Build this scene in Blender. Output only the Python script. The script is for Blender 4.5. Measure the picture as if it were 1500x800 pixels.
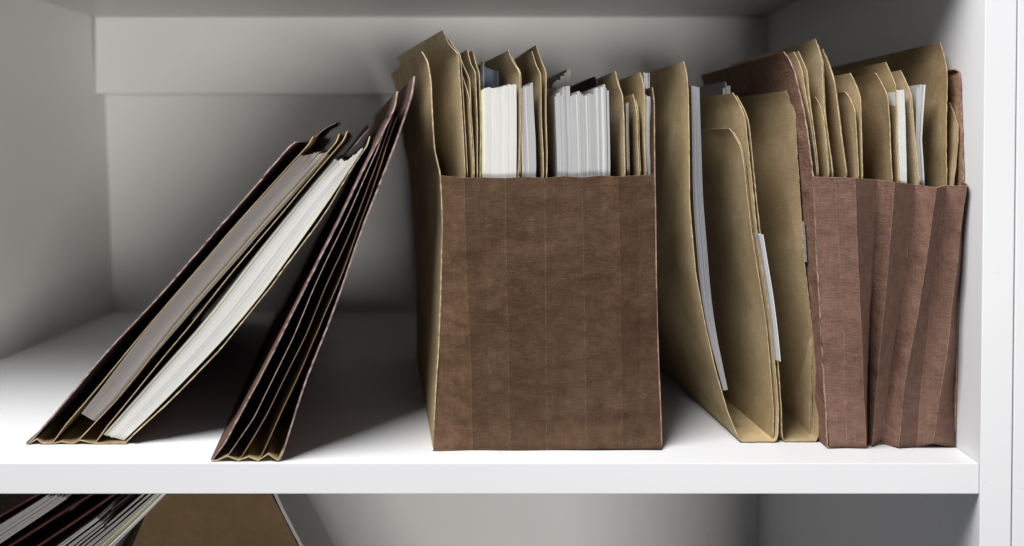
import bpy, math, random
import numpy as np
from mathutils import Vector

for o in list(bpy.data.objects):
    bpy.data.objects.remove(o)
scene = bpy.context.scene
col = scene.collection

# ------------------------------------------------------------------ camera
FPX, CX, HORIZON = 1120.0, 750.0, 207.0        # focal length in photo pixels, photo size 1500 x 800
CAM_Y, CAM_Z, PITCH = -0.70, 0.294, math.radians(1.0)
cam_data = bpy.data.cameras.new('camera')
cam = bpy.data.objects.new('camera', cam_data)
col.objects.link(cam)
cam.location = (0, CAM_Y, CAM_Z)
cam.rotation_euler = (math.radians(90) - PITCH, 0, 0)
cam_data.sensor_width = 36.0
cam_data.lens = FPX / 1500 * 36
PY0 = HORIZON + FPX * math.tan(PITCH)          # principal point row
cam_data.shift_y = -(400 - PY0) / 1500
cam_data.clip_start = 0.01
cam_data.clip_end = 50
cam_data.dof.use_dof = True
cam_data.dof.focus_distance = 0.745
cam_data.dof.aperture_fstop = 2.5
scene.camera = cam

# ------------------------------------------------------------------ light
world = bpy.data.worlds.new('World')
scene.world = world
world.use_nodes = True
bg = world.node_tree.nodes['Background']
bg.inputs[0].default_value = (0.80, 0.88, 1.0, 1)
bg.inputs[1].default_value = 0.11


def area(name, loc, target, sx, sy, power, colr):
    d = bpy.data.lights.new(name, 'AREA')
    d.shape = 'RECTANGLE'
    d.size, d.size_y = sx, sy
    d.energy = power
    d.color = colr
    o = bpy.data.objects.new(name, d)
    col.objects.link(o)
    o.location = loc
    o.rotation_euler = (Vector(target) - Vector(loc)).to_track_quat('-Z', 'Y').to_euler()
    return o


area('ceiling_lamp', (-0.56, -0.50, 1.68), (0.0, 0.05, 0.1), 0.9, 0.5, 66, (1.0, 0.985, 0.97))
area('room_fill', (1.45, -3.90, -0.42), (-0.25, 0.3, 0.2), 1.9, 0.7, 140, (1.0, 0.985, 0.965))  # unseen low fill standing for light bounced in from the room

scene.view_settings.view_transform = 'Standard'
scene.view_settings.look = 'None'
scene.view_settings.gamma = 1.0
scene.view_settings.exposure = -0.03
scene.view_settings.use_curve_mapping = False


# ------------------------------------------------------------------ helpers
def P(px, py, Y):
    """point of the place seen at photo pixel (px, py) at depth Y"""
    u, v = (px - CX) / FPX, (py - PY0) / FPX
    c, s = math.cos(PITCH), math.sin(PITCH)
    dy, dz = c - v * s, -s - v * c
    t = (Y - CAM_Y) / dy
    return np.array([u * t, Y, CAM_Z + dz * t])


def tag(o, label, cat, group=None):
    o['label'] = label
    o['category'] = cat
    if group:
        o['group'] = group
    return o


def empty(name, loc, label, cat, group=None):
    o = bpy.data.objects.new(name, None)
    o.empty_display_size = 0.02
    col.objects.link(o)
    o.location = loc
    return tag(o, label, cat, group)


def link(name, me, parent=None, mats=()):
    o = bpy.data.objects.new(name, me)
    col.objects.link(o)
    for m in mats:
        me.materials.append(m)
    if parent is not None:
        o.parent = parent
        me.transform(__import__('mathutils').Matrix.Translation(-Vector(parent.location)))
    return o


def resample(pts, step):
    """pts: n x 3 list; split each leg so no piece is longer than step, smoothing inner corners a little"""
    pts = [np.array(p, float) for p in pts]
    out = []
    for a, b in zip(pts[:-1], pts[1:]):
        n = max(1, int(np.linalg.norm(b - a) / step + 0.5))
        for i in range(n):
            out.append(a + (b - a) * i / n)
    out.append(pts[-1])
    return np.array(out)


def smooth(a, times):
    a = a.copy()
    for _ in range(times):
        a[1:-1] = a[1:-1] * 0.5 + (a[:-2] + a[2:]) * 0.25
    return a


LIM = dict(zmin=0.0009, xmin=-0.9, xmax=0.4252)


def leaf_mesh(name, front, Yb, k=0.0, th=0.0008, cols=8, step=0.0045, sm=1, wob=0.0005,
              bow=0.0, topdz=0.0, seed=0, kb=None, flat=False, rag=0.0002, zmin=None, xmin=None, topwave=0.0):
    """a sheet of card: front = its edge nearest the viewer (top to bottom), carried back to depth Yb.
    k: sideways drift per metre of depth at the top, kb at the bottom."""
    rnd = random.Random(seed * 7 + 13)
    zmin = LIM['zmin'] if zmin is None else zmin
    xmin = LIM['xmin'] if xmin is None else xmin
    F = smooth(resample(front, step), sm)
    R = len(F)
    kb = k if kb is None else kb
    zt, zb = F[:, 2].max(), F[:, 2].min()
    w = np.clip((F[:, 2] - zb) / max(1e-6, zt - zb), 0, 1)
    kk = kb + (k - kb) * w
    ph = [rnd.uniform(0, 6.28) for _ in range(6)]
    fr = [rnd.uniform(14, 40) for _ in range(3)]
    ts = np.linspace(0, 1, cols) ** 1.25
    G = np.zeros((R, cols, 3))
    y0 = F[:, 1].min()
    arc = np.concatenate([[0], np.cumsum(np.linalg.norm(np.diff(F, axis=0), axis=1))])
    for j, t in enumerate(ts):
        Y = F[:, 1] + t * (Yb - F[:, 1])
        wx = wob * (np.sin(arc * fr[0] + ph[0] + 3 * t) + 0.6 * np.sin(arc * fr[1] * 2 + ph[1] - 5 * t))
        G[:, j, 0] = F[:, 0] + kk * (Y - y0) + bow * math.sin(math.pi * t) * w + wx
        G[:, j, 1] = Y
        G[:, j, 2] = F[:, 2] + (topdz * t + topwave * math.sin(t * 9 + ph[4])) * w ** 3
    if rag:
        G[:, 0, 1] += np.array([rnd.gauss(0, rag) for _ in range(R)])
    G[:, :, 2] = np.maximum(G[:, :, 2], zmin + th / 2)
    G[:, :, 0] = np.clip(G[:, :, 0], xmin, LIM['xmax'])
    du = np.gradient(G, axis=0)
    dv = np.gradient(G, axis=1)
    N = np.cross(du, dv)
    N /= np.linalg.norm(N, axis=2, keepdims=True) + 1e-12
    A, B = G + N * th / 2, G - N * th / 2
    verts, faces, mi, sf = [], [], [], []

    def idx(i, j):
        return i * cols + j
    n = R * cols
    verts += [tuple(p) for p in A.reshape(-1, 3)]
    verts += [tuple(p) for p in B.reshape(-1, 3)]
    for i in range(R - 1):
        for j in range(cols - 1):
            faces.append((idx(i, j), idx(i + 1, j), idx(i + 1, j + 1), idx(i, j + 1)))
            mi.append(0); sf.append(not flat)
            faces.append((n + idx(i, j), n + idx(i, j + 1), n + idx(i + 1, j + 1), n + idx(i + 1, j)))
            mi.append(0); sf.append(not flat)
    loop = [(i, 0) for i in range(R)] + [(R - 1, j) for j in range(1, cols)] + \
           [(i, cols - 1) for i in range(R - 2, -1, -1)] + [(0, j) for j in range(cols - 2, 0, -1)]
    base = len(verts)
    for (i, j) in loop:
        verts.append(tuple(A[i, j])); verts.append(tuple(B[i, j]))
    L = len(loop)
    for q in range(L):
        a, b = base + 2 * q, base + 2 * ((q + 1) % L)
        faces.append((a, a + 1, b + 1, b)); mi.append(1); sf.append(False)
    me = bpy.data.meshes.new(name)
    me.from_pydata(verts, [], faces)
    me.polygons.foreach_set('material_index', mi)
    me.polygons.foreach_set('use_smooth', sf)
    me.update()
    return me


def box_mesh(name, x0, x1, y0, y1, z0, z1, bevel=0.0008, leanL=0.0, leanR=0.0):
    import bmesh
    bm = bmesh.new()
    vs = [bm.verts.new((x, y, z)) for x in (x0, x1) for y in (y0, y1) for z in (z0, z1)]
    f = [(0, 1, 3, 2), (4, 6, 7, 5), (0, 4, 5, 1), (2, 3, 7, 6), (0, 2, 6, 4), (1, 5, 7, 3)]
    for q in f:
        bm.faces.new([vs[i] for i in q])
    for v in bm.verts:
        v.co.x += (leanL if v.co.x == x0 else leanR) * v.co.z
    bmesh.ops.recalc_face_normals(bm, faces=bm.faces)
    if bevel:
        bmesh.ops.bevel(bm, geom=list(bm.edges), offset=bevel, segments=2, profile=0.7, affect='EDGES')
    me = bpy.data.meshes.new(name)
    bm.to_mesh(me); bm.free()
    return me


# ------------------------------------------------------------------ materials
class NT:
    def __init__(self, name):
        self.m = bpy.data.materials.new(name)
        self.m.use_nodes = True
        self.t = self.m.node_tree
        self.b = self.t.nodes['Principled BSDF']

    def n(self, typ, **kw):
        nd = self.t.nodes.new(typ)
        for k_, v in kw.items():
            setattr(nd, k_, v)
        return nd

    def l(self, a, b):
        self.t.links.new(a, b)

    def coords(self, scale=(1, 1, 1), rot=(0, 0, 0)):
        tc = self.n('ShaderNodeTexCoord')
        oi = self.n('ShaderNodeObjectInfo')
        ad = self.n('ShaderNodeVectorMath', operation='MULTIPLY_ADD')
        mp = self.n('ShaderNodeMapping')
        mp.inputs['Scale'].default_value = scale
        mp.inputs['Rotation'].default_value = rot
        cb = self.n('ShaderNodeCombineXYZ')
        for i in range(3):
            self.l(oi.outputs['Random'], cb.inputs[i])
        ad.inputs[1].default_value = (7.3, 5.1, 9.7)
        self.l(cb.outputs[0], ad.inputs[0])
        self.l(tc.outputs['Object'], ad.inputs[2])
        self.l(ad.outputs[0], mp.inputs[0])
        return mp.outputs[0]

    def noise(self, scale, detail=4, rough=0.55, vec=None):
        nd = self.n('ShaderNodeTexNoise')
        nd.inputs['Scale'].default_value = scale
        nd.inputs['Detail'].default_value = detail
        nd.inputs['Roughness'].default_value = rough
        if vec is not None:
            self.l(vec, nd.inputs['Vector'])
        return nd.outputs['Fac']

    def ramp(self, fac, stops):
        r = self.n('ShaderNodeValToRGB')
        e = r.color_ramp.elements
        while len(e) < len(stops):
            e.new(0.5)
        for el, (p, c) in zip(e, stops):
            el.position = p
            el.color = (*c, 1) if len(c) == 3 else c
        self.l(fac, r.inputs[0])
        return r.outputs[0]

    def mix(self, fac, a, b, mode='MIX'):
        m = self.n('ShaderNodeMix', data_type='RGBA', blend_type=mode)
        for sock, v in ((m.inputs[0], fac), (m.inputs[6], a), (m.inputs[7], b)):
            if isinstance(v, (int, float)):
                sock.default_value = v
            elif isinstance(v, tuple):
                sock.default_value = (*v, 1)
            else:
                self.l(v, sock)
        return m.outputs[2]

    def math(self, op, a, b=None):
        m = self.n('ShaderNodeMath', operation=op)
        for s, v in zip(m.inputs, (a, b)):
            if v is None:
                continue
            if isinstance(v, (int, float)):
                s.default_value = v
            else:
                self.l(v, s)
        return m.outputs[0]

    def bump(self, h, strength, dist):
        b = self.n('ShaderNodeBump')
        b.inputs['Strength'].default_value = strength
        b.inputs['Distance'].default_value = dist
        self.l(h, b.inputs['Height'])
        self.l(b.outputs[0], self.b.inputs['Normal'])

    def done(self, color, rough, spec=0.3):
        if isinstance(color, tuple):
            self.b.inputs['Base Color'].default_value = (*color, 1)
        else:
            self.l(color, self.b.inputs['Base Color'])
        if isinstance(rough, (int, float)):
            self.b.inputs['Roughness'].default_value = rough
        else:
            self.l(rough, self.b.inputs['Roughness'])
        self.b.inputs['Specular IOR Level'].default_value = spec
        return self.m


def mat_laminate(name, c=(0.63, 0.635, 0.65)):
    t = NT(name)
    v = t.coords()
    big = t.noise(6, 3, 0.5, v)
    fine = t.noise(420, 2, 0.5, v)
    spots = t.ramp(t.noise(55, 3, 0.6, v), [(0.69, (1, 1, 1)), (0.74, (0.84, 0.83, 0.82))])
    base = t.mix(big, tuple(x * 0.965 for x in c), tuple(min(1, x * 1.02) for x in c))
    base = t.mix(1.0, base, spots, 'MULTIPLY')
    vs = t.coords((14, 90, 60), (0, 0, 0.5))
    sc = t.ramp(t.noise(3.0, 5, 0.7, vs), [(0.70, (1, 1, 1)), (0.78, (0.88, 0.875, 0.87))])
    base = t.mix(0.8, base, t.mix(1.0, base, sc, 'MULTIPLY'))
    t.bump(fine, 0.08, 0.0004)
    return t.done(base, 0.42, 0.35)


def mat_card(name, light, dark, blotch=12.0, fibre=0.85, rough=0.75, spec=0.12, bump=0.14):
    """manila card: soft blotches, long fibres, tiny flecks"""
    t = NT(name)
    v = t.coords()
    vf = t.coords((40, 40, 420))
    vg = t.coords((60, 380, 30))
    a = t.ramp(t.noise(blotch * 1.6, 9, 0.68, v), [(0.34, dark), (0.65, light)])
    f = t.noise(2.2, 3, 0.6, vf)
    g = t.noise(2.2, 3, 0.6, vg)
    fg = t.math('ADD', f, g)
    sh = t.ramp(t.math('MULTIPLY', fg, 0.5), [(0.36, (0.80, 0.79, 0.77)), (0.62, (1.08, 1.08, 1.08))])
    c = t.mix(fibre, a, t.mix(1.0, a, sh, 'MULTIPLY'))
    oi = t.n('ShaderNodeObjectInfo')
    tint = t.ramp(oi.outputs['Random'], [(0, (0.82, 0.80, 0.78)), (0.5, (0.98, 0.97, 0.97)), (1, (1.10, 1.09, 1.04))])
    c = t.mix(1.0, c, tint, 'MULTIPLY')
    sc = t.ramp(t.noise(70, 4, 0.7, v), [(0.68, (1, 1, 1)), (0.76, (0.72, 0.69, 0.62))])
    c = t.mix(0.6, c, t.mix(1.0, c, sc, 'MULTIPLY'))
    cr = t.n('ShaderNodeTexNoise', noise_type='RIDGED_MULTIFRACTAL')
    cr.inputs['Scale'].default_value = 16
    cr.inputs['Detail'].default_value = 3
    t.l(v, cr.inputs['Vector'])
    h = t.math('ADD', t.math('MULTIPLY', fg, 0.5), t.math('ADD', t.noise(35, 5, 0.65, v), t.math('MULTIPLY', cr.outputs['Fac'], 0.35)))
    t.bump(h, bump * 1.6, 0.0014)
    return t.done(c, rough, spec)


def mat_edge(name, a, b):
    t = NT(name)
    v = t.coords()
    c = t.ramp(t.noise(160, 4, 0.7, v), [(0.35, a), (0.68, b)])
    return t.done(c, 0.8, 0.15)


def mat_redrope(name, light, mid, dark, wearc, toned=False):
    """red-brown leathery fibre paper: woven grain, blotches, crumple scars, pale wear where the mesh says it is folded"""
    t = NT(name)
    v = t.coords()
    blot = t.math('ADD', t.math('MULTIPLY', t.noise(11, 4, 0.6, v), 0.30), t.math('MULTIPLY', t.noise(75, 10, 0.8, v), 0.70))
    c = t.ramp(blot, [(0.32, dark), (0.5, mid), (0.68, light)])
    vh = t.coords((70, 70, 620))
    vv = t.coords((620, 150, 50))
    g1 = t.noise(1.3, 3, 0.65, vh)
    g2 = t.noise(1.1, 3, 0.65, vv)
    weave = t.math('MULTIPLY', t.math('ADD', g1, g2), 0.5)
    sh = t.ramp(weave, [(0.34, (0.70, 0.67, 0.65)), (0.52, (1, 1, 1)), (0.68, (1.32, 1.30, 1.27))])
    c = t.mix(0.6, c, t.mix(1.0, c, sh, 'MULTIPLY'))
    # crumple scars: short pale lines where a warped cell pattern has its borders, only in patches
    cn = t.noise(20, 3, 0.55, t.coords((1, 1, 2.6), (0.15, 0.35, 0.1)))
    line = t.ramp(t.math('ABSOLUTE', t.math('SUBTRACT', cn, 0.5)), [(0.0, (1, 1, 1)), (0.0045, (0, 0, 0))])
    patch = t.ramp(t.noise(24, 3, 0.6, t.coords((1, 1, 1.7), (0.3, 0.2, 0))), [(0.53, (0, 0, 0)), (0.60, (1, 1, 1))])
    scar = t.mix(1.0, line, patch, 'MULTIPLY')
    c = t.mix(t.math('MULTIPLY', scar, 0.24), c, wearc)
    if toned:  # multiply the colour by the strip's own tone
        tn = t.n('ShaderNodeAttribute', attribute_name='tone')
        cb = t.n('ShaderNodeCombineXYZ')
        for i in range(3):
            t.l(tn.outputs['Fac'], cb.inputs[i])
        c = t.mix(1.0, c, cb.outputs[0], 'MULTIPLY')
    at = t.n('ShaderNodeAttribute', attribute_name='wear')
    wn = t.ramp(t.noise(120, 4, 0.7, v), [(0.36, (0.08, 0.08, 0.08)), (0.66, (1, 1, 1))])
    wear = t.math('MULTIPLY', at.outputs['Fac'], wn)
    c = t.mix(wear, c, wearc)
    cr = t.n('ShaderNodeTexNoise', noise_type='RIDGED_MULTIFRACTAL')
    cr.inputs['Scale'].default_value = 19
    cr.inputs['Detail'].default_value = 4
    cr.inputs['Distortion'].default_value = 0.5
    t.l(t.coords((1, 1, 1.5), (0.2, 0.4, 0)), cr.inputs['Vector'])
    h0 = t.math('MULTIPLY', cr.outputs['Fac'], 1.1)
    h = t.math('ADD', t.math('ADD', h0, t.math('MULTIPLY', weave, 0.30)), t.math('ADD', t.math('MULTIPLY', t.noise(48, 5, 0.6, v), 0.9), t.math('MULTIPLY', scar, -0.12)))
    t.bump(h, 1.0, 0.0034)
    return t.done(c, 0.78, 0.12)


def mat_paper(name, c, streak=0.9):
    t = NT(name)
    v = t.coords()
    oi = t.n('ShaderNodeObjectInfo')
    tint = t.ramp(oi.outputs['Random'], [(0, (0.88, 0.88, 0.89)), (0.35, (0.97, 0.97, 0.97)), (1, (1, 1, 1))])
    n = t.ramp(t.noise(22, 4, 0.6, v), [(0.3, tuple(x * 0.93 for x in c)), (0.7, c)])
    cc = t.mix(streak, n, t.mix(1.0, n, tint, 'MULTIPLY'))
    t.bump(t.noise(60, 3, 0.5, v), 0.08, 0.001)
    return t.done(cc, 0.7, 0.2)


M_LAM = mat_laminate('white_laminate')
M_LAM2 = mat_laminate('white_laminate_carcass', (0.64, 0.625, 0.605))
M_MAN = mat_card('manila_card', (0.48, 0.378, 0.225), (0.35, 0.264, 0.147))
M_MAN2 = mat_card('aged_manila_card', (0.36, 0.272, 0.154), (0.235, 0.168, 0.088))
M_PALE = mat_card('pale_manila_card', (0.52, 0.43, 0.28), (0.40, 0.315, 0.19))
M_MEDGE = mat_edge('card_cut_edge', (0.30, 0.23, 0.13), (0.54, 0.45, 0.30))
M_RED = mat_redrope('brown_fibre_paper', (0.100, 0.059, 0.034), (0.064, 0.035, 0.019), (0.034, 0.017, 0.009), (0.30, 0.225, 0.165))
M_RED_TONED = mat_redrope('brown_fibre_paper_toned_strips', (0.096, 0.058, 0.035), (0.067, 0.038, 0.022), (0.043, 0.023, 0.013), (0.30, 0.225, 0.165), True)  # each strip has its own tone
M_RED2 = mat_redrope('reddish_fibre_paper', (0.190, 0.112, 0.085), (0.145, 0.083, 0.062), (0.102, 0.056, 0.040), (0.40, 0.31, 0.25))
M_RED2_SHADED = mat_redrope('reddish_fibre_paper_shaded_faces', (0.190, 0.112, 0.085), (0.145, 0.083, 0.062), (0.102, 0.056, 0.040), (0.40, 0.31, 0.25), True)  # inner pleat faces get their shade from a darker colour
M_REDGE = mat_edge('fibre_paper_edge', (0.15, 0.09, 0.065), (0.40, 0.30, 0.24))
M_FLAP = mat_redrope('inner_brown_flap', (0.235, 0.140, 0.100), (0.185, 0.107, 0.075), (0.140, 0.078, 0.052), (0.45, 0.34, 0.27))
M_FLAP2 = mat_redrope('tan_brown_flap', (0.36, 0.225, 0.145), (0.29, 0.175, 0.108), (0.22, 0.125, 0.075), (0.5, 0.4, 0.3))
M_DKBR = mat_card('dark_brown_cover', (0.115, 0.070, 0.058), (0.070, 0.040, 0.033), 16, 0.6)
M_DKED = mat_edge('dark_cover_edge', (0.20, 0.135, 0.125), (0.42, 0.32, 0.30))
M_MAROON = mat_card('maroon_cover', (0.085, 0.035, 0.030), (0.050, 0.020, 0.018), 16, 0.6)
M_TAN = mat_card('tan_brown_board', (0.125, 0.082, 0.043), (0.098, 0.062, 0.031), 10, 0.5)
M_BLACK = mat_card('black_card', (0.030, 0.026, 0.024), (0.016, 0.014, 0.013), 16, 0.6)
M_WHITE = mat_paper('white_paper', (0.58, 0.575, 0.555))
M_GREY = mat_paper('grey_paper', (0.37, 0.37, 0.375))
M_PGREY = mat_paper('pale_grey_paper', (0.50, 0.50, 0.49))
M_SGREY = mat_paper('slate_grey_paper', (0.29, 0.29, 0.31))  # plain bluish grey of the bowed papers
M_DGREY = mat_paper('dull_grey_paper', (0.30, 0.28, 0.265))
M_YEL = mat_paper('yellow_green_paper', (0.50, 0.50, 0.27))
M_CREAM = mat_paper('cream_paper', (0.66, 0.67, 0.50))
M_BLUE = mat_paper('blue_grey_paper', (0.30, 0.335, 0.41))
M_GAP = mat_edge('dark_joint', (0.05, 0.05, 0.05), (0.09, 0.09, 0.09))

# ------------------------------------------------------------------ the bookcase
DEPTH, TOPZ, LOWZ = 0.613, 0.503, -0.47
SF = -0.007                        # front edge of the shelves
WX = 0.4268                       # inner face of the right side panel
case = empty('bookcase', (0, 0.3, -0.27), 'white laminate bookcase whose middle shelf holds the files', 'bookcase')
link('shelf', box_mesh('shelf', -0.70, WX - 0.0004, SF, DEPTH - 0.0005, -0.028, 0.0, 0.0007), case, [M_LAM])
link('shelf', box_mesh('lower_shelf', -0.70, WX - 0.0004, SF, DEPTH - 0.0005, LOWZ - 0.028, LOWZ, 0.0007), case, [M_LAM])
link('shelf', box_mesh('upper_shelf', -0.73, WX - 0.0004, SF, DEPTH - 0.0005, TOPZ, TOPZ + 0.028, 0.0007), case, [M_LAM2])
link('side_panel', box_mesh('side_panel', WX, WX + 0.0285, SF - 0.0012, DEPTH + 0.02, LOWZ - 0.1, TOPZ + 0.15, 0.0008), case, [M_LAM])
link('side_panel', box_mesh('side_panel', -0.7145, -0.6865, SF - 0.0012, DEPTH + 0.02, LOWZ - 0.1, TOPZ + 0.15, 0.0008, -0.030, -0.030), case, [M_LAM2])
link('back_panel', box_mesh('back_panel', -0.74, WX - 0.0006, DEPTH, DEPTH + 0.012, LOWZ - 0.1, TOPZ + 0.1, 0), case, [M_LAM2])
rail = link('back_rail', box_mesh('back_rail', -0.6975, WX - 0.0010, DEPTH - 0.031, DEPTH - 0.0006, 0.3735, TOPZ - 0.0006, 0.0012, -0.030, 0), case, [M_LAM2])
for px, py in ((386, 86), (975, 86)):
    c = P(px, py, DEPTH - 0.031)
    import bmesh
    bm = bmesh.new()
    bmesh.ops.create_cone(bm, cap_ends=True, segments=28, radius1=0.0088, radius2=0.0078, depth=0.0012)
    for v in bm.verts:
        v.co = Vector((v.co.x, -v.co.z, v.co.y)) + Vector((c[0], DEPTH - 0.0316, c[2]))
    bmesh.ops.recalc_face_normals(bm, faces=bm.faces)
    me = bpy.data.meshes.new('screw_cap'); bm.to_mesh(me); bm.free()
    me.transform(__import__('mathutils').Matrix.Translation(-Vector(case.location)))
    o = bpy.data.objects.new('screw_cap', me); col.objects.link(o)
    me.materials.append(M_LAM2); o.parent = rail
nb = link('side_cabinet', box_mesh('side_cabinet', WX + 0.0297, WX + 0.30, SF - 0.0016, DEPTH, LOWZ - 0.1, TOPZ + 0.15, 0.0009), None, [M_LAM])
tag(nb, 'white panel of the next cabinet along the right border', 'cabinet')

# ------------------------------------------------------------------ builders for files
SEED = [1]


def px_line(pts, Yf):
    """(px, py[, set back]) -> points on the near edge of a sheet"""
    return [P(p[0], p[1], Yf + (p[2] if len(p) > 2 else 0.0)) for p in pts]


DYB = [0.0]


def down(line, z=0.003, dx=0.0):
    e = line[-1]
    return line + [np.array([e[0] + dx, e[1] + DYB[0], z])]


def folder(label, pts, Yf, k, pts2=None, depth=0.27, mat=None, mat2=None, bow=0.0, kb=None, dx=0.0, th=0.0008, wob=0.0006,
           group=None, gap=0.0020, topdz=0.0, name='manila_folder', floor=0.003, cat='folder'):
    """a folder: the leaf in view and the second leaf behind it"""
    SEED[0] += 1
    a = down(px_line(pts, Yf), floor, dx)
    if pts2 is None:       # second leaf: a little lower and to the right, its tab set back
        b = [p + np.array([gap, 0.003, 0.0]) for p in a]
        sh = np.array([gap, 0.003, 0.0])
        b[0] = a[0] * 0.5 + a[1] * 0.5 + sh
        if len(a) > 3:
            b[1] = a[1] * 0.6 + a[2] * 0.4 + sh
        b[-1][2] = floor
    else:
        b = down(px_line(pts2, Yf), floor, dx)
    base = (a[-1][0] + kb * depth / 2 if kb is not None else a[-1][0] + k * depth / 2, Yf + depth / 2, 0.003)
    e = empty(name, base, label, cat, group)
    m1 = mat or M_MAN
    m2 = mat2 or m1
    ed = M_MEDGE if m1 in (M_MAN, M_MAN2, M_PALE) else M_DKED
    link('leaf', leaf_mesh('leaf', a, Yf + depth, k, th, bow=bow, kb=kb, seed=SEED[0], wob=wob, topdz=topdz, zmin=0.0025), e, [m1, ed])
    link('leaf', leaf_mesh('leaf', b, Yf + depth, k, th, bow=bow, kb=kb, seed=SEED[0], wob=wob, topdz=topdz, zmin=0.0025), e, [m2, ed])
    return e


def stack(label, L, R, Yf, n, mat, k=0.0, depth=0.24, tops=None, kb=None, jit=0.0012, first=None, cat='paper stack',
          name='paper_stack', floor=0.003, to_floor=True, zmin=0.0025, xmin=-0.9, group=None, wob=0.0004, mats=None, bowtop=0.0):
    """sheets standing side by side between a left and a right edge line"""
    SEED[0] += 1
    rnd = random.Random(SEED[0] * 31)
    l = px_line(L, Yf); r = px_line(R, Yf)
    if to_floor:
        l = down(l, floor); r = down(r, floor)

    def par(line, m):
        a = np.array(line)
        s = np.concatenate([[0], np.cumsum(np.linalg.norm(np.diff(a, axis=0), axis=1))])
        q = np.linspace(0, s[-1], m)
        return np.stack([np.interp(q, s, a[:, i]) for i in range(3)], 1)
    m = 14
    l, r = par(l, m), par(r, m)
    w = np.linalg.norm(r[0] - l[0]) * 0.5 + np.linalg.norm(r[-1] - l[-1]) * 0.5
    ctr = (l[-1] + r[-1]) / 2
    e = empty(name, (ctr[0], Yf + depth / 2, ctr[2]), label, cat, group)
    ws = [0.35 + rnd.expovariate(1.4) for _ in range(n)]
    tot = sum(ws)
    acc = 0.0
    drift = 0.0
    for i in range(n):
        u = (acc + ws[i] / 2) / tot
        acc += ws[i]
        drift = 0.7 * drift + rnd.gauss(0, jit * 0.4)
        line = l * (1 - u) + r * u
        line = line.copy()
        yj = abs(rnd.gauss(0, jit * 0.28))
        line[:, 1] += yj
        line[0, 2] += rnd.uniform(-jit, jit) * 0.9 + drift
        if tops is not None:
            dzt = np.interp(u, [q[0] for q in tops], [q[1] for q in tops])
            line[0, 2] += dzt
            line[1, 2] += dzt * 0.4
        line[0, 0] += rnd.gauss(0, bowtop)
        mm = mats[i] if mats and i in mats else mat
        s = leaf_mesh('sheet', list(line), Yf + depth + rnd.uniform(-0.006, 0.006), k, max(0.0003, w * ws[i] / tot * rnd.uniform(1.02, 1.10)),
                      cols=4, step=0.02, sm=1, wob=wob, seed=SEED[0] * 50, kb=kb, rag=0.0, zmin=zmin, xmin=xmin)
        link('sheet', s, e, [mm, mm])
    return e


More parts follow.
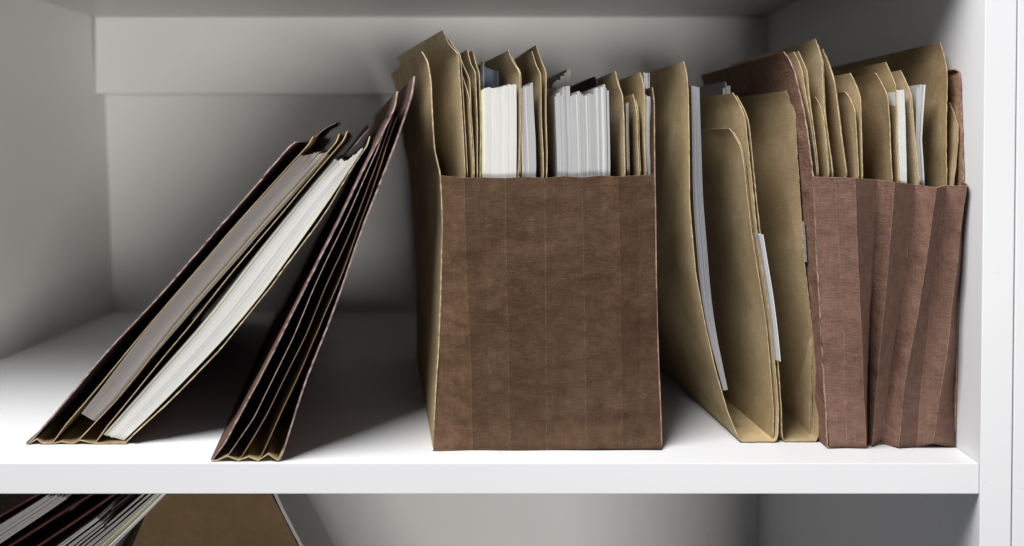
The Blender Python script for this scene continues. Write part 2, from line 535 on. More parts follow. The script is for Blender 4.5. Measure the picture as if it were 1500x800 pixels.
def fold_panel(name, folds, rows=110, bottom_tuck=0.0, sub=5, mat=None, parent=None, crumple=0.0006, seed=3, th=0.0009,
               crease=None, bulge=0.0, tones=None):
    """a pleated panel. folds: list of polylines [(px, py, Y)...] top to bottom, left to right"""
    rnd = random.Random(seed)
    F = []
    for pl in folds:
        a = np.array([P(p[0], p[1], p[2]) for p in pl])
        s = np.concatenate([[0], np.cumsum(np.linalg.norm(np.diff(a, axis=0), axis=1))]); s /= s[-1]
        q = np.linspace(0, 1, rows)
        F.append(smooth(np.stack([np.interp(q, s, a[:, i]) for i in range(3)], 1), 3))
    cols_, wear, tone = [], [], []
    tones = tones or [1.0] * (len(folds) - 1)
    nf = len(F)
    crease = crease or [0.8] * nf
    eps = 0.018
    for i in range(nf - 1):
        us = [0, eps] + list(np.linspace(0, 1, sub + 2)[1:-1]) + [1 - eps]
        for u in us:
            cols_.append(F[i] * (1 - u) + F[i + 1] * u)
            wear.append(crease[i] if u == 0 else 0)
            tone.append(tones[i])
    cols_.append(F[-1]); wear.append(crease[-1]); tone.append(tones[-1])
    G = np.stack(cols_, 1)
    R, C = G.shape[:2]
    W = np.zeros((R, C)) + np.array(wear)[None, :]
    # gentle crumple
    X, Z = G[:, :, 0], G[:, :, 2]
    ph = [rnd.uniform(0, 6.28) for _ in range(8)]
    d = np.zeros((R, C))
    for q in range(8):
        ax, az = rnd.uniform(-90, 90), rnd.uniform(-90, 90)
        d += np.sin(ax * X + az * Z + ph[q])
    for q in range(6):
        ang = rnd.uniform(-0.5, 0.5) + (math.pi / 2 if rnd.random() < 0.75 else 0)
        f_ = rnd.uniform(35, 80)
        msk = np.clip(np.sin(rnd.uniform(20, 60) * X + ph[q]) + np.sin(rnd.uniform(20, 60) * Z + ph[7 - q]) - 0.5, 0, 1)
        d += -1.6 * msk * (1 - np.abs(np.sin(f_ * (math.cos(ang) * X + math.sin(ang) * Z) + ph[q]))) ** 5
    t = np.linspace(0, 1, R)[:, None]
    G[:, :, 1] += d * crumple * (0.3 + 0.7 * np.sin(np.pi * t)) - bulge * np.sin(np.pi * t) * np.sin(np.pi * np.linspace(0, 1, C))[None, :]
    if bottom_tuck:
        G[:, :, 1] += bottom_tuck * np.clip((t - 0.90) / 0.10, 0, 1) ** 1.4
    G[:, :, 2] = np.maximum(G[:, :, 2], 0.0009)
    G[:, :, 0] = np.minimum(G[:, :, 0], LIM['xmax'])
    W[0, :] = 1.0
    W[1, :] *= 1.0
    # bend the top row into its own thin lip so the worn edge is a fine line
    top = G[0:1] * 0.992 + G[1:2] * 0.008
    lip = G[0:1] + (G[1:2] - G[0:1]) * 0.09
    G = np.concatenate([G[0:1], lip, G[1:]], 0)
    W = np.concatenate([W[0:1], np.array(wear)[None, :], W[1:]], 0)
    R += 1
    du = np.gradient(G, axis=0); dv = np.gradient(G, axis=1)
    N = np.cross(du, dv); N /= np.linalg.norm(N, axis=2, keepdims=True) + 1e-12
    sgn = -1 if N[:, :, 1].mean() > 0 else 1
    Bk = G - sgn * N * th
    verts = [tuple(p) for p in G.reshape(-1, 3)] + [tuple(p) for p in Bk.reshape(-1, 3)]
    n = R * C
    faces = []
    for i in range(R - 1):
        for j in range(C - 1):
            a, b, c_, d_ = i * C + j, (i + 1) * C + j, (i + 1) * C + j + 1, i * C + j + 1
            faces.append((a, b, c_, d_)); faces.append((n + a, n + d_, n + c_, n + b))
    ring = [(0, j) for j in range(C)] + [(i, C - 1) for i in range(1, R)] + [(R - 1, j) for j in range(C - 2, -1, -1)] + [(i, 0) for i in range(R - 2, 0, -1)]
    for q in range(len(ring)):
        a = ring[q][0] * C + ring[q][1]; b = ring[(q + 1) % len(ring)][0] * C + ring[(q + 1) % len(ring)][1]
        faces.append((a, b, n + b, n + a))
    me = bpy.data.meshes.new(name)
    me.from_pydata(verts, [], faces)
    at = me.attributes.new('wear', 'FLOAT', 'POINT')
    at.data.foreach_set('value', list(W.reshape(-1)) * 2)
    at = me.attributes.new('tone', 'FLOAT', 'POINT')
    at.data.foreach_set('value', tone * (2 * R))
    # smooth along, but keep folds crisp: flat shading per column handled with sharp edges
    me.polygons.foreach_set('use_smooth', [True] * len(faces))
    me.update()
    sharp = set()
    for i in range(nf):
        sharp.add(i * (sub + 3))
    es = []
    for e in me.edges:
        a, b = e.vertices
        if a < n and b < n and a % C == b % C and (a % C) in sharp:
            es.append(e.index)
    sa = me.attributes.new('sharp_edge', 'BOOLEAN', 'EDGE')
    vals = [False] * len(me.edges)
    for i in es:
        vals[i] = True
    sa.data.foreach_set('value', vals)
    return link(name, me, parent, [mat])


# ------------------------------------------------------------------ first leaning accordion file (left)
Y1 = 0.036
K1 = -0.20
D1 = 0.50
base1 = P(110, 656, Y1)
f1 = empty('accordion_file', (base1[0], Y1 + D1 / 2, 0.0), 'thick dark accordion file leaning far over at the left, stuffed with papers', 'accordion file', 'leaning accordion files')


def strip(name, pts, Yf, D, k, parent, mats, **kw):
    SEED[0] += 1
    return link(name, leaf_mesh(name, px_line(pts, Yf), Yf + D, k, seed=SEED[0], **kw), parent, mats)


strip('cover', [(438, 208, .012), (425, 216), (352, 298), (240, 424), (130, 548), (38, 655)], Y1, D1, K1, f1, [M_DKBR, M_DKED], th=0.0014, wob=0.0010, sm=1, rag=0.0006)
strip('cover', [(546, 200, .012), (540, 214), (470, 318), (398, 420), (322, 512), (238, 598), (184, 650)], Y1, D1, K1, f1, [M_DKBR, M_MEDGE], th=0.0012, wob=0.0012, sm=1, rag=0.0006)
strip('pleated_bottom', [(38, 655), (44, 652), (54, 643), (62, 650), (74, 656), (80, 650), (90, 647), (100, 653), (107, 656), (118, 645), (136, 656), (160, 653), (184, 655), (186, 648)], Y1, D1, K1, f1, [M_MAN2, M_MEDGE], th=0.0011, sm=0, flat=True, step=0.012, wob=0)
strip('divider', [(462, 200, .012), (452, 212), (330, 346), (216, 480), (96, 622), (74, 654)], Y1, D1, K1, f1, [M_MAN2, M_MAN], th=0.0008, wob=0.0006, sm=1)
strip('divider', [(500, 196, .012), (492, 208), (372, 344), (255, 480), (168, 588), (107, 654)], Y1, D1, K1, f1, [M_MAN2, M_MAN], th=0.0009, wob=0.0006, sm=1)
strip('divider', [(512, 192, .012), (503, 205), (385, 344), (276, 480), (156, 624), (136, 654)], Y1, D1, K1, f1, [M_MAN2, M_MAN], th=0.0009, wob=0.0006, sm=1)

stack('dull grey papers in the middle pocket of the far-leaning accordion file',
      [(441, 228), (344, 332), (234, 458), (119, 606)], [(484, 226), (378, 344), (262, 478), (140, 618)], Y1 + 0.008, 18, M_DGREY, k=K1, depth=0.25, to_floor=False)
stack('bright white papers in the lowest pocket of the far-leaning accordion file',
      [(488, 234), (389, 354), (306, 462), (151, 637)], [(532, 222), (462, 322), (392, 422), (318, 508), (236, 592), (182, 645)], Y1 + 0.004, 22, M_WHITE, k=K1, depth=0.25,
      to_floor=False, mats={0: M_DGREY, 1: M_CREAM, 2: M_DGREY, 3: M_GREY, 4: M_GREY, 5: M_CREAM, 6: M_PGREY, 7: M_PGREY, 20: M_CREAM}, tops=[(0, 0.0), (0.5, -0.004), (1, 0.003)], wob=0.0003, jit=0.0012)  # first sheets coloured grey to paint the stack's shaded left side
for lab, pts, yo, mt, nm in (
        ('dark torn divider tab poking out at the top of the far-leaning accordion file', [(492, 181, .0), (474, 190), (458, 206), (380, 292)], 0.07, M_BLACK, 'divider_tab'),
        ('black card end at the right top corner of the far-leaning accordion file', [(540, 186, .0), (530, 196), (520, 210), (440, 300)], 0.05, M_BLACK, 'divider_tab')):
    SEED[0] += 1
    o = link(nm, leaf_mesh(nm, px_line(pts, Y1 + yo), Y1 + yo + 0.20, K1, 0.0012, seed=SEED[0], wob=0.0006, topdz=0.004, topwave=0.0025, zmin=0.0025), None, [mt, M_DKED])
    tag(o, lab, 'file tab')

# ------------------------------------------------------------------ second leaning accordion file
Y2 = -0.004
K2 = -0.21
D2 = 0.60
base2 = P(360, 677, Y2)
f2 = empty('accordion_file', (base2[0], Y2 + D2 / 2, 0.0), 'thin dark accordion file leaning steeply against the middle brown pocket', 'accordion file', 'leaning accordion files')
strip('cover', [(583, 134, .004), (577, 160), (540, 232), (494, 330), (420, 474), (372, 570), (330, 650), (310, 676)], Y2, D2, K2, f2, [M_DKBR, M_DKED], th=0.0014, wob=0.0007, sm=1, rag=0.0006)
strip('cover', [(609, 112, .004), (603, 140), (582, 198), (541, 310), (496, 434), (450, 552), (416, 660), (409, 676)], Y2, D2, K2, f2, [M_DKBR, M_DKED], th=0.0014, wob=0.0007, sm=1, rag=0.0006)
strip('pleated_bottom', [(309, 675), (318, 679), (333, 668), (349, 680), (364, 669), (378, 680), (393, 665), (407, 679), (414, 662)], Y2, D2, K2, f2, [M_MAN2, M_MEDGE], th=0.0010, sm=0, flat=True, step=0.012, wob=0)
strip('divider', [(576, 166, .01), (552, 222), (492, 352), (430, 492), (372, 612), (333, 670)], Y2, D2, K2, f2, [M_BLACK, M_DKED], th=0.0007, wob=0.0005, sm=1)
strip('divider', [(578, 172, .01), (548, 250), (500, 372), (448, 492), (392, 604), (352, 674)], Y2, D2, K2, f2, [M_MAN2, M_DKBR], th=0.0006, wob=0.0007, sm=1)
strip('divider', [(585, 170, .012), (560, 240), (515, 362), (468, 484), (412, 604), (380, 674)], Y2, D2, K2, f2, [M_MAN2, M_DKBR], th=0.0006, wob=0.0007, sm=1)

# ------------------------------------------------------------------ middle brown pocket
YG = 0.027
mid = empty('expanding_pocket', (0.02, 0.17, 0.0), 'large brown expanding file pocket with a flat creased front in the middle', 'file pocket', 'brown expanding pockets')
A = 0.0013
fold_panel('front_gusset', [
    [(646, 257, YG - .004), (649, 330, YG - .004), (644, 520, YG - .003), (635, 662, YG - .001)],
    [(664, 259, YG - .003), (668, 330, YG - .003), (666, 520, YG - .0025), (662, 662, YG - .001)],
    [(680, 261, YG + -0.00336), (683, 400, YG + -0.00336), (690, 540, YG + -0.00336), (692, 661, YG)],
    [(711, 260, YG + -0.00048), (713, 400, YG + -0.00048), (716, 540, YG + -0.00048), (718, 660, YG)],
    [(740, 261, YG + 0.00192), (742, 400, YG + 0.00192), (745, 540, YG + 0.00192), (747, 660, YG)],
    [(769, 259, YG + 0.00024), (772, 400, YG + 0.00024), (774, 540, YG + 0.00024), (775, 659, YG)],
    [(798, 261, YG + -0.00288), (799, 400, YG + -0.00288), (800, 540, YG + -0.00288), (801, 659, YG)],
    [(826, 258, YG + -0.00072), (828, 400, YG + -0.00072), (829, 540, YG + -0.00072), (830, 658, YG)],
    [(853, 260, YG + 0.00168), (855, 400, YG + 0.00168), (857, 540, YG + 0.00168), (859, 658, YG)],
    [(880, 257, YG + -0.00024), (882, 400, YG + -0.00024), (884, 540, YG + -0.00024), (886, 657, YG)],
    [(905, 259, YG + -0.00240), (908, 400, YG + -0.00240), (910, 540, YG + -0.00240), (911, 657, YG)],
    [(933, 257, YG + 0.00072), (935, 400, YG + 0.00072), (937, 540, YG + 0.00072), (938, 656, YG)],
    [(958, 256, YG + .001), (960, 400, YG + .001), (968, 655, YG)]],
    mat=M_RED_TONED, parent=mid, tones=[1.42, 1.32, 1.02, 1.10, 0.91, 0.98, 1.04, 1.10, 0.93, 1.0, 0.90, 0.97], seed=5, crumple=0.0005, bottom_tuck=-0.005, bulge=0.003,
    crease=[.55, .1, .6, .06, .46, .05, .55, .05, .46, .05, .42, .06, .65])
SEED[0] += 1
link('side_panel', leaf_mesh('side_panel', px_line([(627, 76, .022), (632, 90, .012), (635, 120, .006), (639, 220, .002), (645, 256, -.003), (648, 330, -.003), (643, 520, -.002), (634, 661, 0)], YG),
                             0.34, -0.26, 0.0012, bow=-0.001, kb=-0.17, seed=4, wob=0.0004, rag=0.0004, topdz=0.004), mid, [M_MAN, M_MEDGE])
link('side_panel', leaf_mesh('side_panel', px_line([(957, 128, .016), (959, 150, .006), (959.5, 256, .0015), (961, 400, .0015), (969, 654, .0005)], YG),
                             0.34, -0.06, 0.0012, kb=0.0, seed=5, wob=0.0003), mid, [M_RED, M_REDGE])
a_, b_ = P(634, 661, YG), P(968, 655, YG)
me = box_mesh('bottom', -0.125, b_[0] + 0.002, 0.031, 0.338, 0.0006, 0.0022, 0)
for v in me.vertices:      # the bottom follows the splayed side
    if v.co.x < 0:
        v.co.x = a_[0] + 0.001 - 0.17 * (v.co.y - 0.027)
link('bottom', me, mid, [M_RED])
me = box_mesh('rear_gusset', -0.126, b_[0] + 0.002, 0.3385, 0.3397, 0.001, 0.255, 0)
link('rear_gusset', me, mid, [M_RED])

YC = 0.042
folder('tallest manila folder at the left end of the middle brown pocket', [(658, 44, .02), (663, 66, .010), (671, 79, 0), (676, 160), (682, 258)], YC, -0.33,
       depth=0.262, bow=-0.002, mat=M_PALE, kb=-0.155, dx=-0.004, topdz=0.0)
folder('short manila folder tucked right beside the tallest folder in the middle pocket', [(676, 96, .012), (680, 108, .010), (687, 144, 0), (693, 258)], YC, -0.30,
       pts2=[(681, 84, .016), (684, 100, .010), (689, 116, .004), (695, 258)], kb=-0.155, depth=0.26, dx=-0.004)
folder('slim manila folder left of the white paper block in the middle pocket', [(690, 73, .016), (693, 94, .010), (697, 106, .002), (701, 258)], YC, -0.275,
       pts2=[(698, 74, .016), (700, 92, .010), (703, 108, .002), (705, 258)], kb=-0.15, depth=0.26, mat=M_MAN2, dx=-0.003)
stack('thick bright white paper block in the middle brown pocket', [(704, 129), (706, 258)], [(756, 126), (757, 258)], YC + 0.002, 34, M_WHITE, k=-0.255, kb=-0.13,
      depth=0.235, mats={0: M_YEL, 1: M_CREAM, 2: M_YEL, 3: M_CREAM}, tops=[(0, -.002), (.12, -.001), (.18, 0), (1, 0.001)], jit=0.0008)
folder('manila folder standing right behind the white paper block in the middle pocket', [(752, 74, .018), (755, 90, .010), (762, 106, 0), (762, 140), (760, 258)], YC, -0.25,
       kb=-0.125, depth=0.26, gap=0.0012)
stack('narrow pale grey paper stack right of the white paper block', [(763, 128), (763, 258)], [(782, 123), (784, 258)], YC + 0.004, 11, M_GREY, k=-0.22, kb=-0.11, depth=0.22,
      mats={0: M_WHITE, 4: M_WHITE}, wob=0.0008, jit=0.0012)
folder('manila folder right of the narrow pale grey papers in the middle pocket', [(785, 75, .018), (788, 96, .008), (792, 108, 0), (795, 258)], YC, -0.17, kb=-0.08,
       pts2=[(792, 66, .022), (796, 90, .010), (800, 106, 0), (800, 258)], depth=0.26)
stack('loose dull grey sheets behind the wide paper block in the middle pocket', [(803, 132), (803, 258)], [(838, 98), (826, 258)], 0.115, 9, M_DGREY, k=-0.13, kb=-0.06, depth=0.16, wob=0.0008, jit=0.001)
stack('wide pale grey paper block in the right half of the middle pocket', [(813, 142), (816, 258)], [(892, 124), (893, 258)], YC + 0.004, 38, M_GREY, k=-0.12, kb=-0.05, depth=0.235,
      tops=[(0, 0.0), (0.12, 0.001), (0.22, 0.009), (0.3, -0.002), (0.55, -0.006), (0.72, -0.004), (0.8, -0.001), (0.93, 0.001), (1, -0.007)], jit=0.0022,
      mats={5: M_PGREY, 14: M_PGREY, 20: M_WHITE, 21: M_PGREY, 27: M_PGREY, 32: M_WHITE, 33: M_PGREY}, wob=0.0008)
folder('dark brown folder rising behind the wide pale paper block', [(872, 112, .004), (875, 120), (880, 258)], 0.125, -0.10, depth=0.17, mat=M_DKBR, name='dark_folder', kb=-0.02)
folder('plain manila folder right of the wide pale paper block', [(905, 104, .018), (908, 126, .008), (912, 138, 0), (915, 258)], YC, -0.09, kb=-0.02, depth=0.26, mat=M_PALE, gap=0.0010)
stack('thin grey paper slip stack beside the plain manila folder', [(917, 152), (918, 258)], [(921, 152), (922, 258)], YC + 0.01, 3, M_DGREY, k=-0.08, kb=-0.02, depth=0.2, cat='papers')
folder('lowest manila folder near the right edge of the middle pocket', [(929, 138, .014), (932, 152, .008), (934, 168, 0), (936, 258)], YC, -0.075, kb=-0.01, depth=0.24, mat=M_MAN)
folder('manila folder beside the crumpled papers at the right of the middle pocket', [(940, 106, .016), (942, 116, .006), (944, 130, 0), (945, 258)], YC, -0.07, kb=-0.005, depth=0.255, gap=0.0009, mat=M_MAN)
stack('crumpled white papers at the far right of the middle pocket', [(947, 142), (948, 258)], [(955, 140), (954, 258)], YC + 0.003, 5, M_WHITE, k=-0.065, kb=0.0, depth=0.2, wob=0.0014, jit=0.002, mats={1: M_GREY, 3: M_GREY})
stack('bent grey sheets sticking up at the right of the middle pocket', [(948, 100), (949, 160), (949, 258)], [(957, 96), (955, 160), (954, 258)], YC + 0.022, 3, M_GREY, depth=0.17, wob=0.0022, jit=0.004, k=-0.065, kb=0.0, cat='papers')


def curled_sheet():
    """a sheet whose far corner rolls over: a scroll standing above the paper block"""
    c = P(720, 130, 0.085)
    th = np.linspace(-0.2, 4.1, 20)
    rows = 8
    V, Fc = [], []
    for i in range(rows):
        t = i / (rows - 1)
        z = 0.02 + (0.345 + 0.02 - 0.02) * t
        for q, a in enumerate(th):
            r = 0.0075 + 0.0012 * q / 19 + 0.003 * t * (q / 19)
            V.append((c[0] + r * math.cos(a) - 0.001, 0.10 + r * 1.5 * math.sin(a), z + 0.010 * (q / 19) * t * math.sin(a * 0.5) + 0.0))
    n = len(th)
    for i in range(rows - 1):
        for q in range(n - 1):
            Fc.append((i * n + q, i * n + q + 1, (i + 1) * n + q + 1, (i + 1) * n + q))
    me = bpy.data.meshes.new('curled_sheet'); me.from_pydata(V, [], Fc)
    me.polygons.foreach_set('use_smooth', [True] * len(Fc))
    zt = P(720, 104, 0.10)[2]
    for v in me.vertices:
        v.co.z = 0.02 + (v.co.z - 0.02) * (zt - 0.02) / 0.345
    o = link('curled_sheet', me, None, [M_BLUE])
    s = o.modifiers.new('thickness', 'SOLIDIFY'); s.thickness = 0.0003
    tag(o, 'blue grey sheet rolled into a curl behind the white paper block', 'paper')


curled_sheet()

# ------------------------------------------------------------------ two open manila pockets
YM = 0.040
KM, KMB = -0.10, -0.13
m1 = empty('manila_pocket', (0.22, 0.18, 0.0), 'wide manila pocket standing right next to the middle brown pocket', 'manila pocket', 'open manila pockets')
SEED[0] += 1
link('sleeve', leaf_mesh('sleeve', px_line([(1003, 90, .012), (1006, 106, .004), (1008, 140), (1011, 300), (1019, 402), (1031, 470), (1046, 535), (1066, 602), (1086, 650), (1092, 652), (1134, 652), (1139, 645),
                                            (1140, 600), (1129, 470), (1108, 330), (1097, 235), (1091, 172, 0), (1086, 154, .010), (1077, 136, .018)], YM),
                         0.315, KM, 0.0008, kb=KMB, step=0.004, sm=2, seed=12, wob=0.0005, cols=10, rag=0.0003), m1, [M_MAN, M_MEDGE])
m2 = empty('manila_pocket', (0.27, 0.18, 0.0), 'narrow manila pocket squeezed against the reddish brown pocket', 'manila pocket', 'open manila pockets')
link('sleeve', leaf_mesh('sleeve', px_line([(1083, 140, .018), (1091, 158, .010), (1096, 176), (1103, 250), (1113, 330), (1134, 470), (1145, 600), (1146, 640), (1151, 652), (1192, 652), (1199, 642), (1199, 590), (1193, 500),
                                            (1185, 440), (1176, 370), (1170, 250), (1166, 168, 0), (1161, 148, .010), (1154, 133, .018)], YM + 0.001),
                         0.315, KM - 0.03, 0.0008, kb=KMB, step=0.004, sm=2, seed=13, wob=0.0005, cols=10, rag=0.0003), m2, [M_MAN, M_MEDGE])
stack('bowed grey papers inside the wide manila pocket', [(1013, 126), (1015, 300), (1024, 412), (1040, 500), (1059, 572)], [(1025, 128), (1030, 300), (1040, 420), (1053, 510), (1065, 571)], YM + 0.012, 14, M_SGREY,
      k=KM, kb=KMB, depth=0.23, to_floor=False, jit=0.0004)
stack('pale sheets at the back of the wide manila pocket', [(1060, 124), (1062, 200), (1066, 300)], [(1070, 121), (1072, 200), (1078, 300)], 0.135, 5, M_GREY, k=KM, kb=-0.1, depth=0.14, to_floor=False, jit=0.004, cat='papers', wob=0.001)
folder('low manila folder with a cut corner inside the wide manila pocket', [(1071, 188, .018), (1078, 198, .012), (1086, 216, .002), (1090, 240), (1100, 330), (1121, 470), (1134, 600)], YM + 0.004, KM, kb=KMB,
       depth=0.25, mat=M_MAN, gap=0.0022)
stack('white papers jutting out of the narrow manila pocket', [(1112, 342), (1127, 430), (1138, 527)], [(1118, 345), (1132, 430), (1144, 530)], YM - 0.005, 4, M_GREY, k=KM, kb=KMB, depth=0.20, to_floor=False, mats={3: M_WHITE})
SEED[0] += 1
o = link('paper_slip', leaf_mesh('paper_slip', px_line([(1177.5, 325), (1180.5, 384)], YM - 0.003), 0.15, -0.085, 0.0009, seed=77), None, [M_DGREY, M_DGREY])
tag(o, 'small grey paper slip between narrow manila pocket and reddish brown pocket', 'paper')

# ------------------------------------------------------------------ reddish brown pocket on the right
YR = 0.026
T = 0.010         # the front leans forward a little at the top
right = empty('expanding_pocket', (0.36, 0.17, 0.0), 'reddish brown expanding pocket with deep pleats beside the right side panel', 'file pocket', 'brown expanding pockets')


def yr(py, off):
    t = (py - 258) / 400.0
    return T + (YR - T) * t + off


def fl(pts):
    return [(x, y, yr(y, o)) for x, y, o in pts]


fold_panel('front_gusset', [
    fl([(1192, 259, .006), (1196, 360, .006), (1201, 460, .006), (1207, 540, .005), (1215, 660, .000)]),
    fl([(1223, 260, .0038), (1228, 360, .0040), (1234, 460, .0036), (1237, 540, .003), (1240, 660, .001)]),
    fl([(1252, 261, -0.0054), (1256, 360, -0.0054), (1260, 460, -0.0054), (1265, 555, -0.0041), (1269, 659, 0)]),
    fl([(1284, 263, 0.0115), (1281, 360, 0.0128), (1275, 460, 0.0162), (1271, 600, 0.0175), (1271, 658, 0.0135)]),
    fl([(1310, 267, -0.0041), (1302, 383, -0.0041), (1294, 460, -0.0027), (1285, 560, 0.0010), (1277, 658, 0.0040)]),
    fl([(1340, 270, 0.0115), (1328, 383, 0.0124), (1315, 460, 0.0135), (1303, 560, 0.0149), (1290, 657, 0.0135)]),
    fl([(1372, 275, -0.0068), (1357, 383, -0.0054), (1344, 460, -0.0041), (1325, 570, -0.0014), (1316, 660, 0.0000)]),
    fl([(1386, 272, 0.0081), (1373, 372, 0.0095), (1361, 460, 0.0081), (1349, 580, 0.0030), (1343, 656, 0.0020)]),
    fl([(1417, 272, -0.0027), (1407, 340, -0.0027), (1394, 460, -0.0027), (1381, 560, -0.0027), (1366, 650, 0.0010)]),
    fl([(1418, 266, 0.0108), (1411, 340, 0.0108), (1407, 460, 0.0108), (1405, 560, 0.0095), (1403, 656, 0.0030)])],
    mat=M_RED2_SHADED, parent=right, tones=[1.06, 1.0, 0.78, 1.08, 0.78, 1.12, 0.68, 0.98, 0.78], seed=9, crumple=0.00042, sub=7, rows=110, crease=[.6, .5, 1, .1, 1, .5, 1, .35, 1, .4])  # tones paint light and shade onto alternate pleat faces
SEED[0] += 1
link('side_panel', leaf_mesh('side_panel', px_line([(1150, 76, .024), (1157, 84, .018), (1166, 106, .010), (1173, 138, .004), (1181, 180, -.004), (1187, 220, -.008), (1192, 258, -.009), (1196, 360, -.006), (1201, 460, -.002), (1207, 540, .001), (1214, 660, 0)], YR),
                             0.315, -0.055, 0.0013, kb=-0.065, seed=21, wob=0.0003, sm=2, rag=0.0004), right, [M_FLAP, M_REDGE])
link('side_panel', leaf_mesh('side_panel', px_line([(1398, 101, .004), (1406, 104, .002), (1411, 116, .0), (1412, 200, -.004), (1416, 262, -.007), (1411, 340), (1408, 460), (1405, 655, .003)], YR), 0.315, 0.0, 0.0014, seed=22, wob=0.0002), right, [M_FLAP2, M_REDGE])
me = box_mesh('bottom', P(1214, 660, YR)[0] + 0.001, 0.4250, 0.036, 0.314, 0.0006, 0.0020, 0)
link('bottom', me, right, [M_RED2])
link('rear_gusset', box_mesh('rear_gusset', 0.285, 0.4250, 0.3145, 0.3157, 0.001, 0.25, 0), right, [M_RED2])

YQ = 0.028
DYB[0] = 0.026      # these folders stand a little tilted, their feet farther in
kR = -0.05
folder('first manila folder behind the brown side flap of the right pocket', [(1164, 76, .018), (1170, 86, .012), (1177, 106, .004), (1187, 170), (1197, 258)], YQ, kR,
       pts2=[(1171, 75, .020), (1177, 88, .014), (1184, 104, .004), (1188, 150), (1199, 258)], depth=0.27, dx=0.006)
folder('short manila folder in front of the tall pointed one in the right pocket', [(1194, 142, .012), (1200, 152, .008), (1206, 176, .0), (1211, 220), (1215, 258)], YQ, kR, depth=0.25, dx=0.006)
folder('tall pointed manila folder left of centre in the right pocket', [(1195, 57, .024), (1199, 72, .014), (1204, 90, .002), (1210, 170), (1219, 258)], YQ + .002, kR, depth=0.27, dx=0.006, mat=M_PALE)
folder('narrow dark tan folder right of the tall pointed one', [(1208, 72, .022), (1215, 90, .012), (1222, 116, .002), (1230, 180), (1239, 258)], YQ + .002, -0.045, depth=0.27, mat=M_MAN2, dx=0.006)
folder('manila folder with two stepped tabs in the right pocket', [(1238, 134, .014), (1244, 140, .010), (1252, 162, .0), (1258, 258)], YQ, -0.04,
       pts2=[(1246, 107, .018), (1252, 118, .012), (1260, 142, .0), (1264, 258)], depth=0.26, dx=0.006)
folder('broad dark tan folder left of the white papers in the right pocket', [(1283, 107, .018), (1290, 118, .012), (1299, 138, .0), (1308, 262)], YQ, -0.03,
       pts2=[(1298, 91, .022), (1304, 104, .014), (1311, 124, .0), (1317, 264)], depth=0.265, mat=M_MAN2, dx=0.004)
stack('narrow white paper stack in the right pocket', [(1310, 134), (1314, 200), (1320, 265)], [(1324, 132), (1326, 200), (1331, 266)], YQ + 0.001, 9, M_WHITE, k=-0.02, depth=0.22, wob=0.0005, jit=0.0008)
folder('short manila folder right of the narrow white papers', [(1320, 103, .018), (1327, 116, .012), (1337, 138, .0), (1341, 200), (1346, 268)], YQ, -0.015, depth=0.25, mat=M_PALE, gap=0.0008)
stack('wavy pale papers leaning against the large dark tan folder', [(1343, 128), (1344, 180), (1347, 268)], [(1356, 122), (1352, 180), (1354, 268)], YQ + 0.006, 4, M_GREY, k=-0.012, depth=0.2, wob=0.0012, jit=0.0012, mats={3: M_WHITE})
folder('largest folder near the right side panel', [(1377, 62, .016), (1382, 80, .010), (1386, 104, .0), (1386, 180), (1387, 272)], YQ, -0.003, depth=0.272, mat=M_MAN2, gap=0.0009)
folder('small manila folder at the far right end of the right pocket', [(1390, 150, .012), (1396, 164, .008), (1403, 184, .0), (1402, 220), (1398, 270)], YQ - 0.004, 0.0, depth=0.22, gap=0.0005)

# ------------------------------------------------------------------ lower compartment
DYB[0] = 0.0
YL = 0.055
low = dict(zmin=LOWZ + 0.0012)


def lowline(p, q, Yf, z_end=LOWZ + 0.0015):
    a, b = P(*p, Yf), P(*q, Yf)
    t = (z_end - a[2]) / (b[2] - a[2])
    return a, a + (b - a) * t


def slump(p, q, Yf, reach=0.10):
    a, b = P(*p, Yf), P(*q, Yf)
    d = (b - a) / abs(b[2] - a[2])
    m = a + d * 0.075
    m2 = m + d * 0.06 * np.array([0.75, 1, 1])
    x = max(m2[0] - 0.6 * reach, -0.655 + 0.16 * (a[0] + 0.5))
    return [a, m, m2, np.array([x, Yf, LOWZ + 0.0015])]


def lowfile(label, specs, Yf, D=0.3, cat='folder', name='leaning_folder', group='files in the lower compartment'):
    a, b = lowline(specs[0][0], specs[0][1], Yf)
    e = empty(name, (max(b[0], -0.66), Yf + D / 2, LOWZ), label, cat, group)
    for p, q, m, ed, nm in specs:
        SEED[0] += 1
        a, b = lowline(p, q, Yf)
        link(nm, leaf_mesh(nm, slump(p, q, Yf), Yf + D, -0.02, 0.0022, seed=SEED[0], zmin=LOWZ + 0.0012, xmin=-0.668), e, [m, ed])
    return e


lowfile('dark maroon file at the left end under the shelf', [((62, 721), (-60, 792), M_MAROON, M_MAROON, 'cover'), ((84, 721), (-40, 796), M_MAROON, M_MAROON, 'cover')], YL)
lowfile('maroon file leaning under the shelf left of the white papers', [((140, 721), (20, 796), M_MAROON, M_MAROON, 'cover'), ((172, 721), (62, 796), M_MAROON, M_MAROON, 'cover')], YL)
lowfile('brown folder under the shelf right before the white papers', [((196, 721), (96, 800), M_DKBR, M_DKBR, 'leaf'), ((204, 721), (104, 800), M_DKBR, M_DKBR, 'leaf')], YL + 0.02)


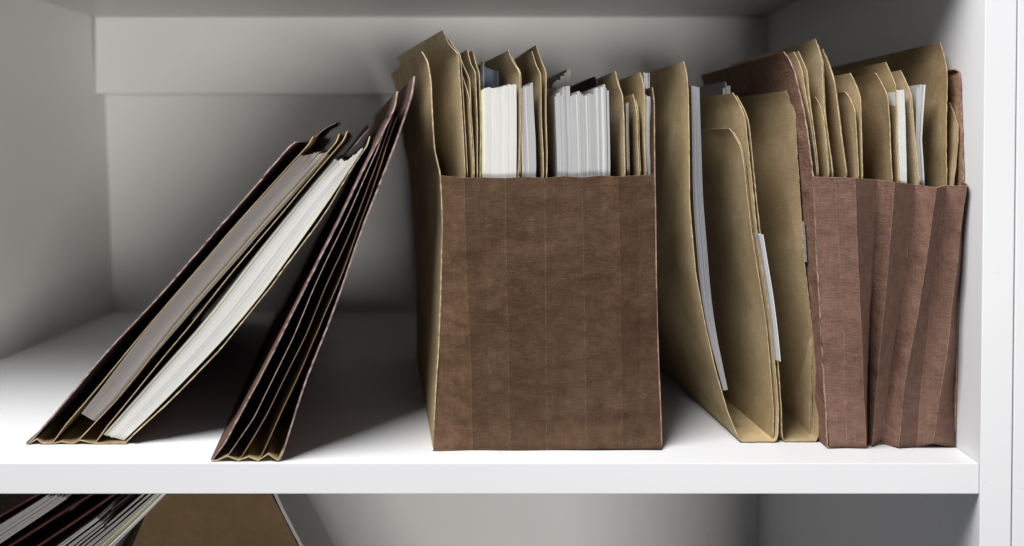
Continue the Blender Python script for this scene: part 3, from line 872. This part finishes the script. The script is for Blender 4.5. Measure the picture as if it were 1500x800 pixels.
def lowstack(label, L, R, Yf, n, mat, mats=None):
    LL, RR = np.array(slump(*L, Yf)), np.array(slump(*R, Yf))
    la, lb, ra, rb = LL[0], LL[-1], RR[0], RR[-1]
    SEED[0] += 1
    rnd = random.Random(SEED[0])
    c = (lb + rb) / 2
    e = empty('paper_stack', (max(c[0], -0.66), Yf + 0.12, LOWZ), label, 'paper stack', 'files in the lower compartment')
    w = np.linalg.norm(ra - la)
    for i in range(n):
        u = (i + 0.5) / n
        ln = LL * (1 - u) + RR * u
        ln[0] += np.array([0, rnd.uniform(0, 0.003), rnd.uniform(-0.003, 0.001)])
        mm = mats.get(i, mat) if mats else mat
        link('sheet', leaf_mesh('sheet', list(ln), Yf + 0.24, -0.02, w / n * 0.72, cols=4, seed=SEED[0], zmin=LOWZ + 0.0012, xmin=-0.668), e, [mm, mm])


lowstack('white papers with a yellow streak leaning under the shelf', ((212, 722), (118, 800)), ((246, 722), (168, 800)), YL, 9, M_DGREY, {5: M_YEL, 7: M_CREAM, 8: M_GREY})
lowstack('short white papers lying low between the maroon file and the brown folder', ((140, 757), (82, 800)), ((152, 774), (128, 794)), YL - 0.006, 6, M_DGREY, {1: M_GREY})
lowstack('grey white papers between the two maroon files under the shelf', ((66, 727), (10, 762)), ((98, 727), (40, 768)), YL - 0.004, 5, M_DGREY, None)

YB = 0.085
lb = empty('expanding_pocket', (-0.22, YB + 0.14, LOWZ), 'plain brown pocket leaning left in the lower compartment', 'file pocket', 'brown expanding pockets')
ra, rb = lowline((398, 724), (437, 800), YB)
la, lbm = lowline((226, 724), (140, 806), YB + 0.004)
V = [tuple(la), tuple(ra), tuple(rb), (-0.54, lbm[1], lbm[2])]
V = V + [(x - 0.10, y + 0.26, z) for x, y, z in V]
me = bpy.data.meshes.new('body')
me.from_pydata(V, [], [(0, 3, 2, 1), (4, 5, 6, 7), (0, 4, 7, 3), (1, 2, 6, 5), (3, 7, 6, 2)])
me.attributes.new('wear', 'FLOAT', 'POINT')
link('body', me, lb, [M_TAN])
SEED[0] += 1
link('flap', leaf_mesh('flap', [ra + np.array([0.004, -0.002, 0.002]), (ra + rb) / 2 + np.array([0.004, -0.002, 0]), rb + np.array([0.004, -0.002, 0])], YB + 0.26, -0.38, 0.003, seed=3, zmin=LOWZ + 0.001), lb, [M_DGREY, M_DGREY])
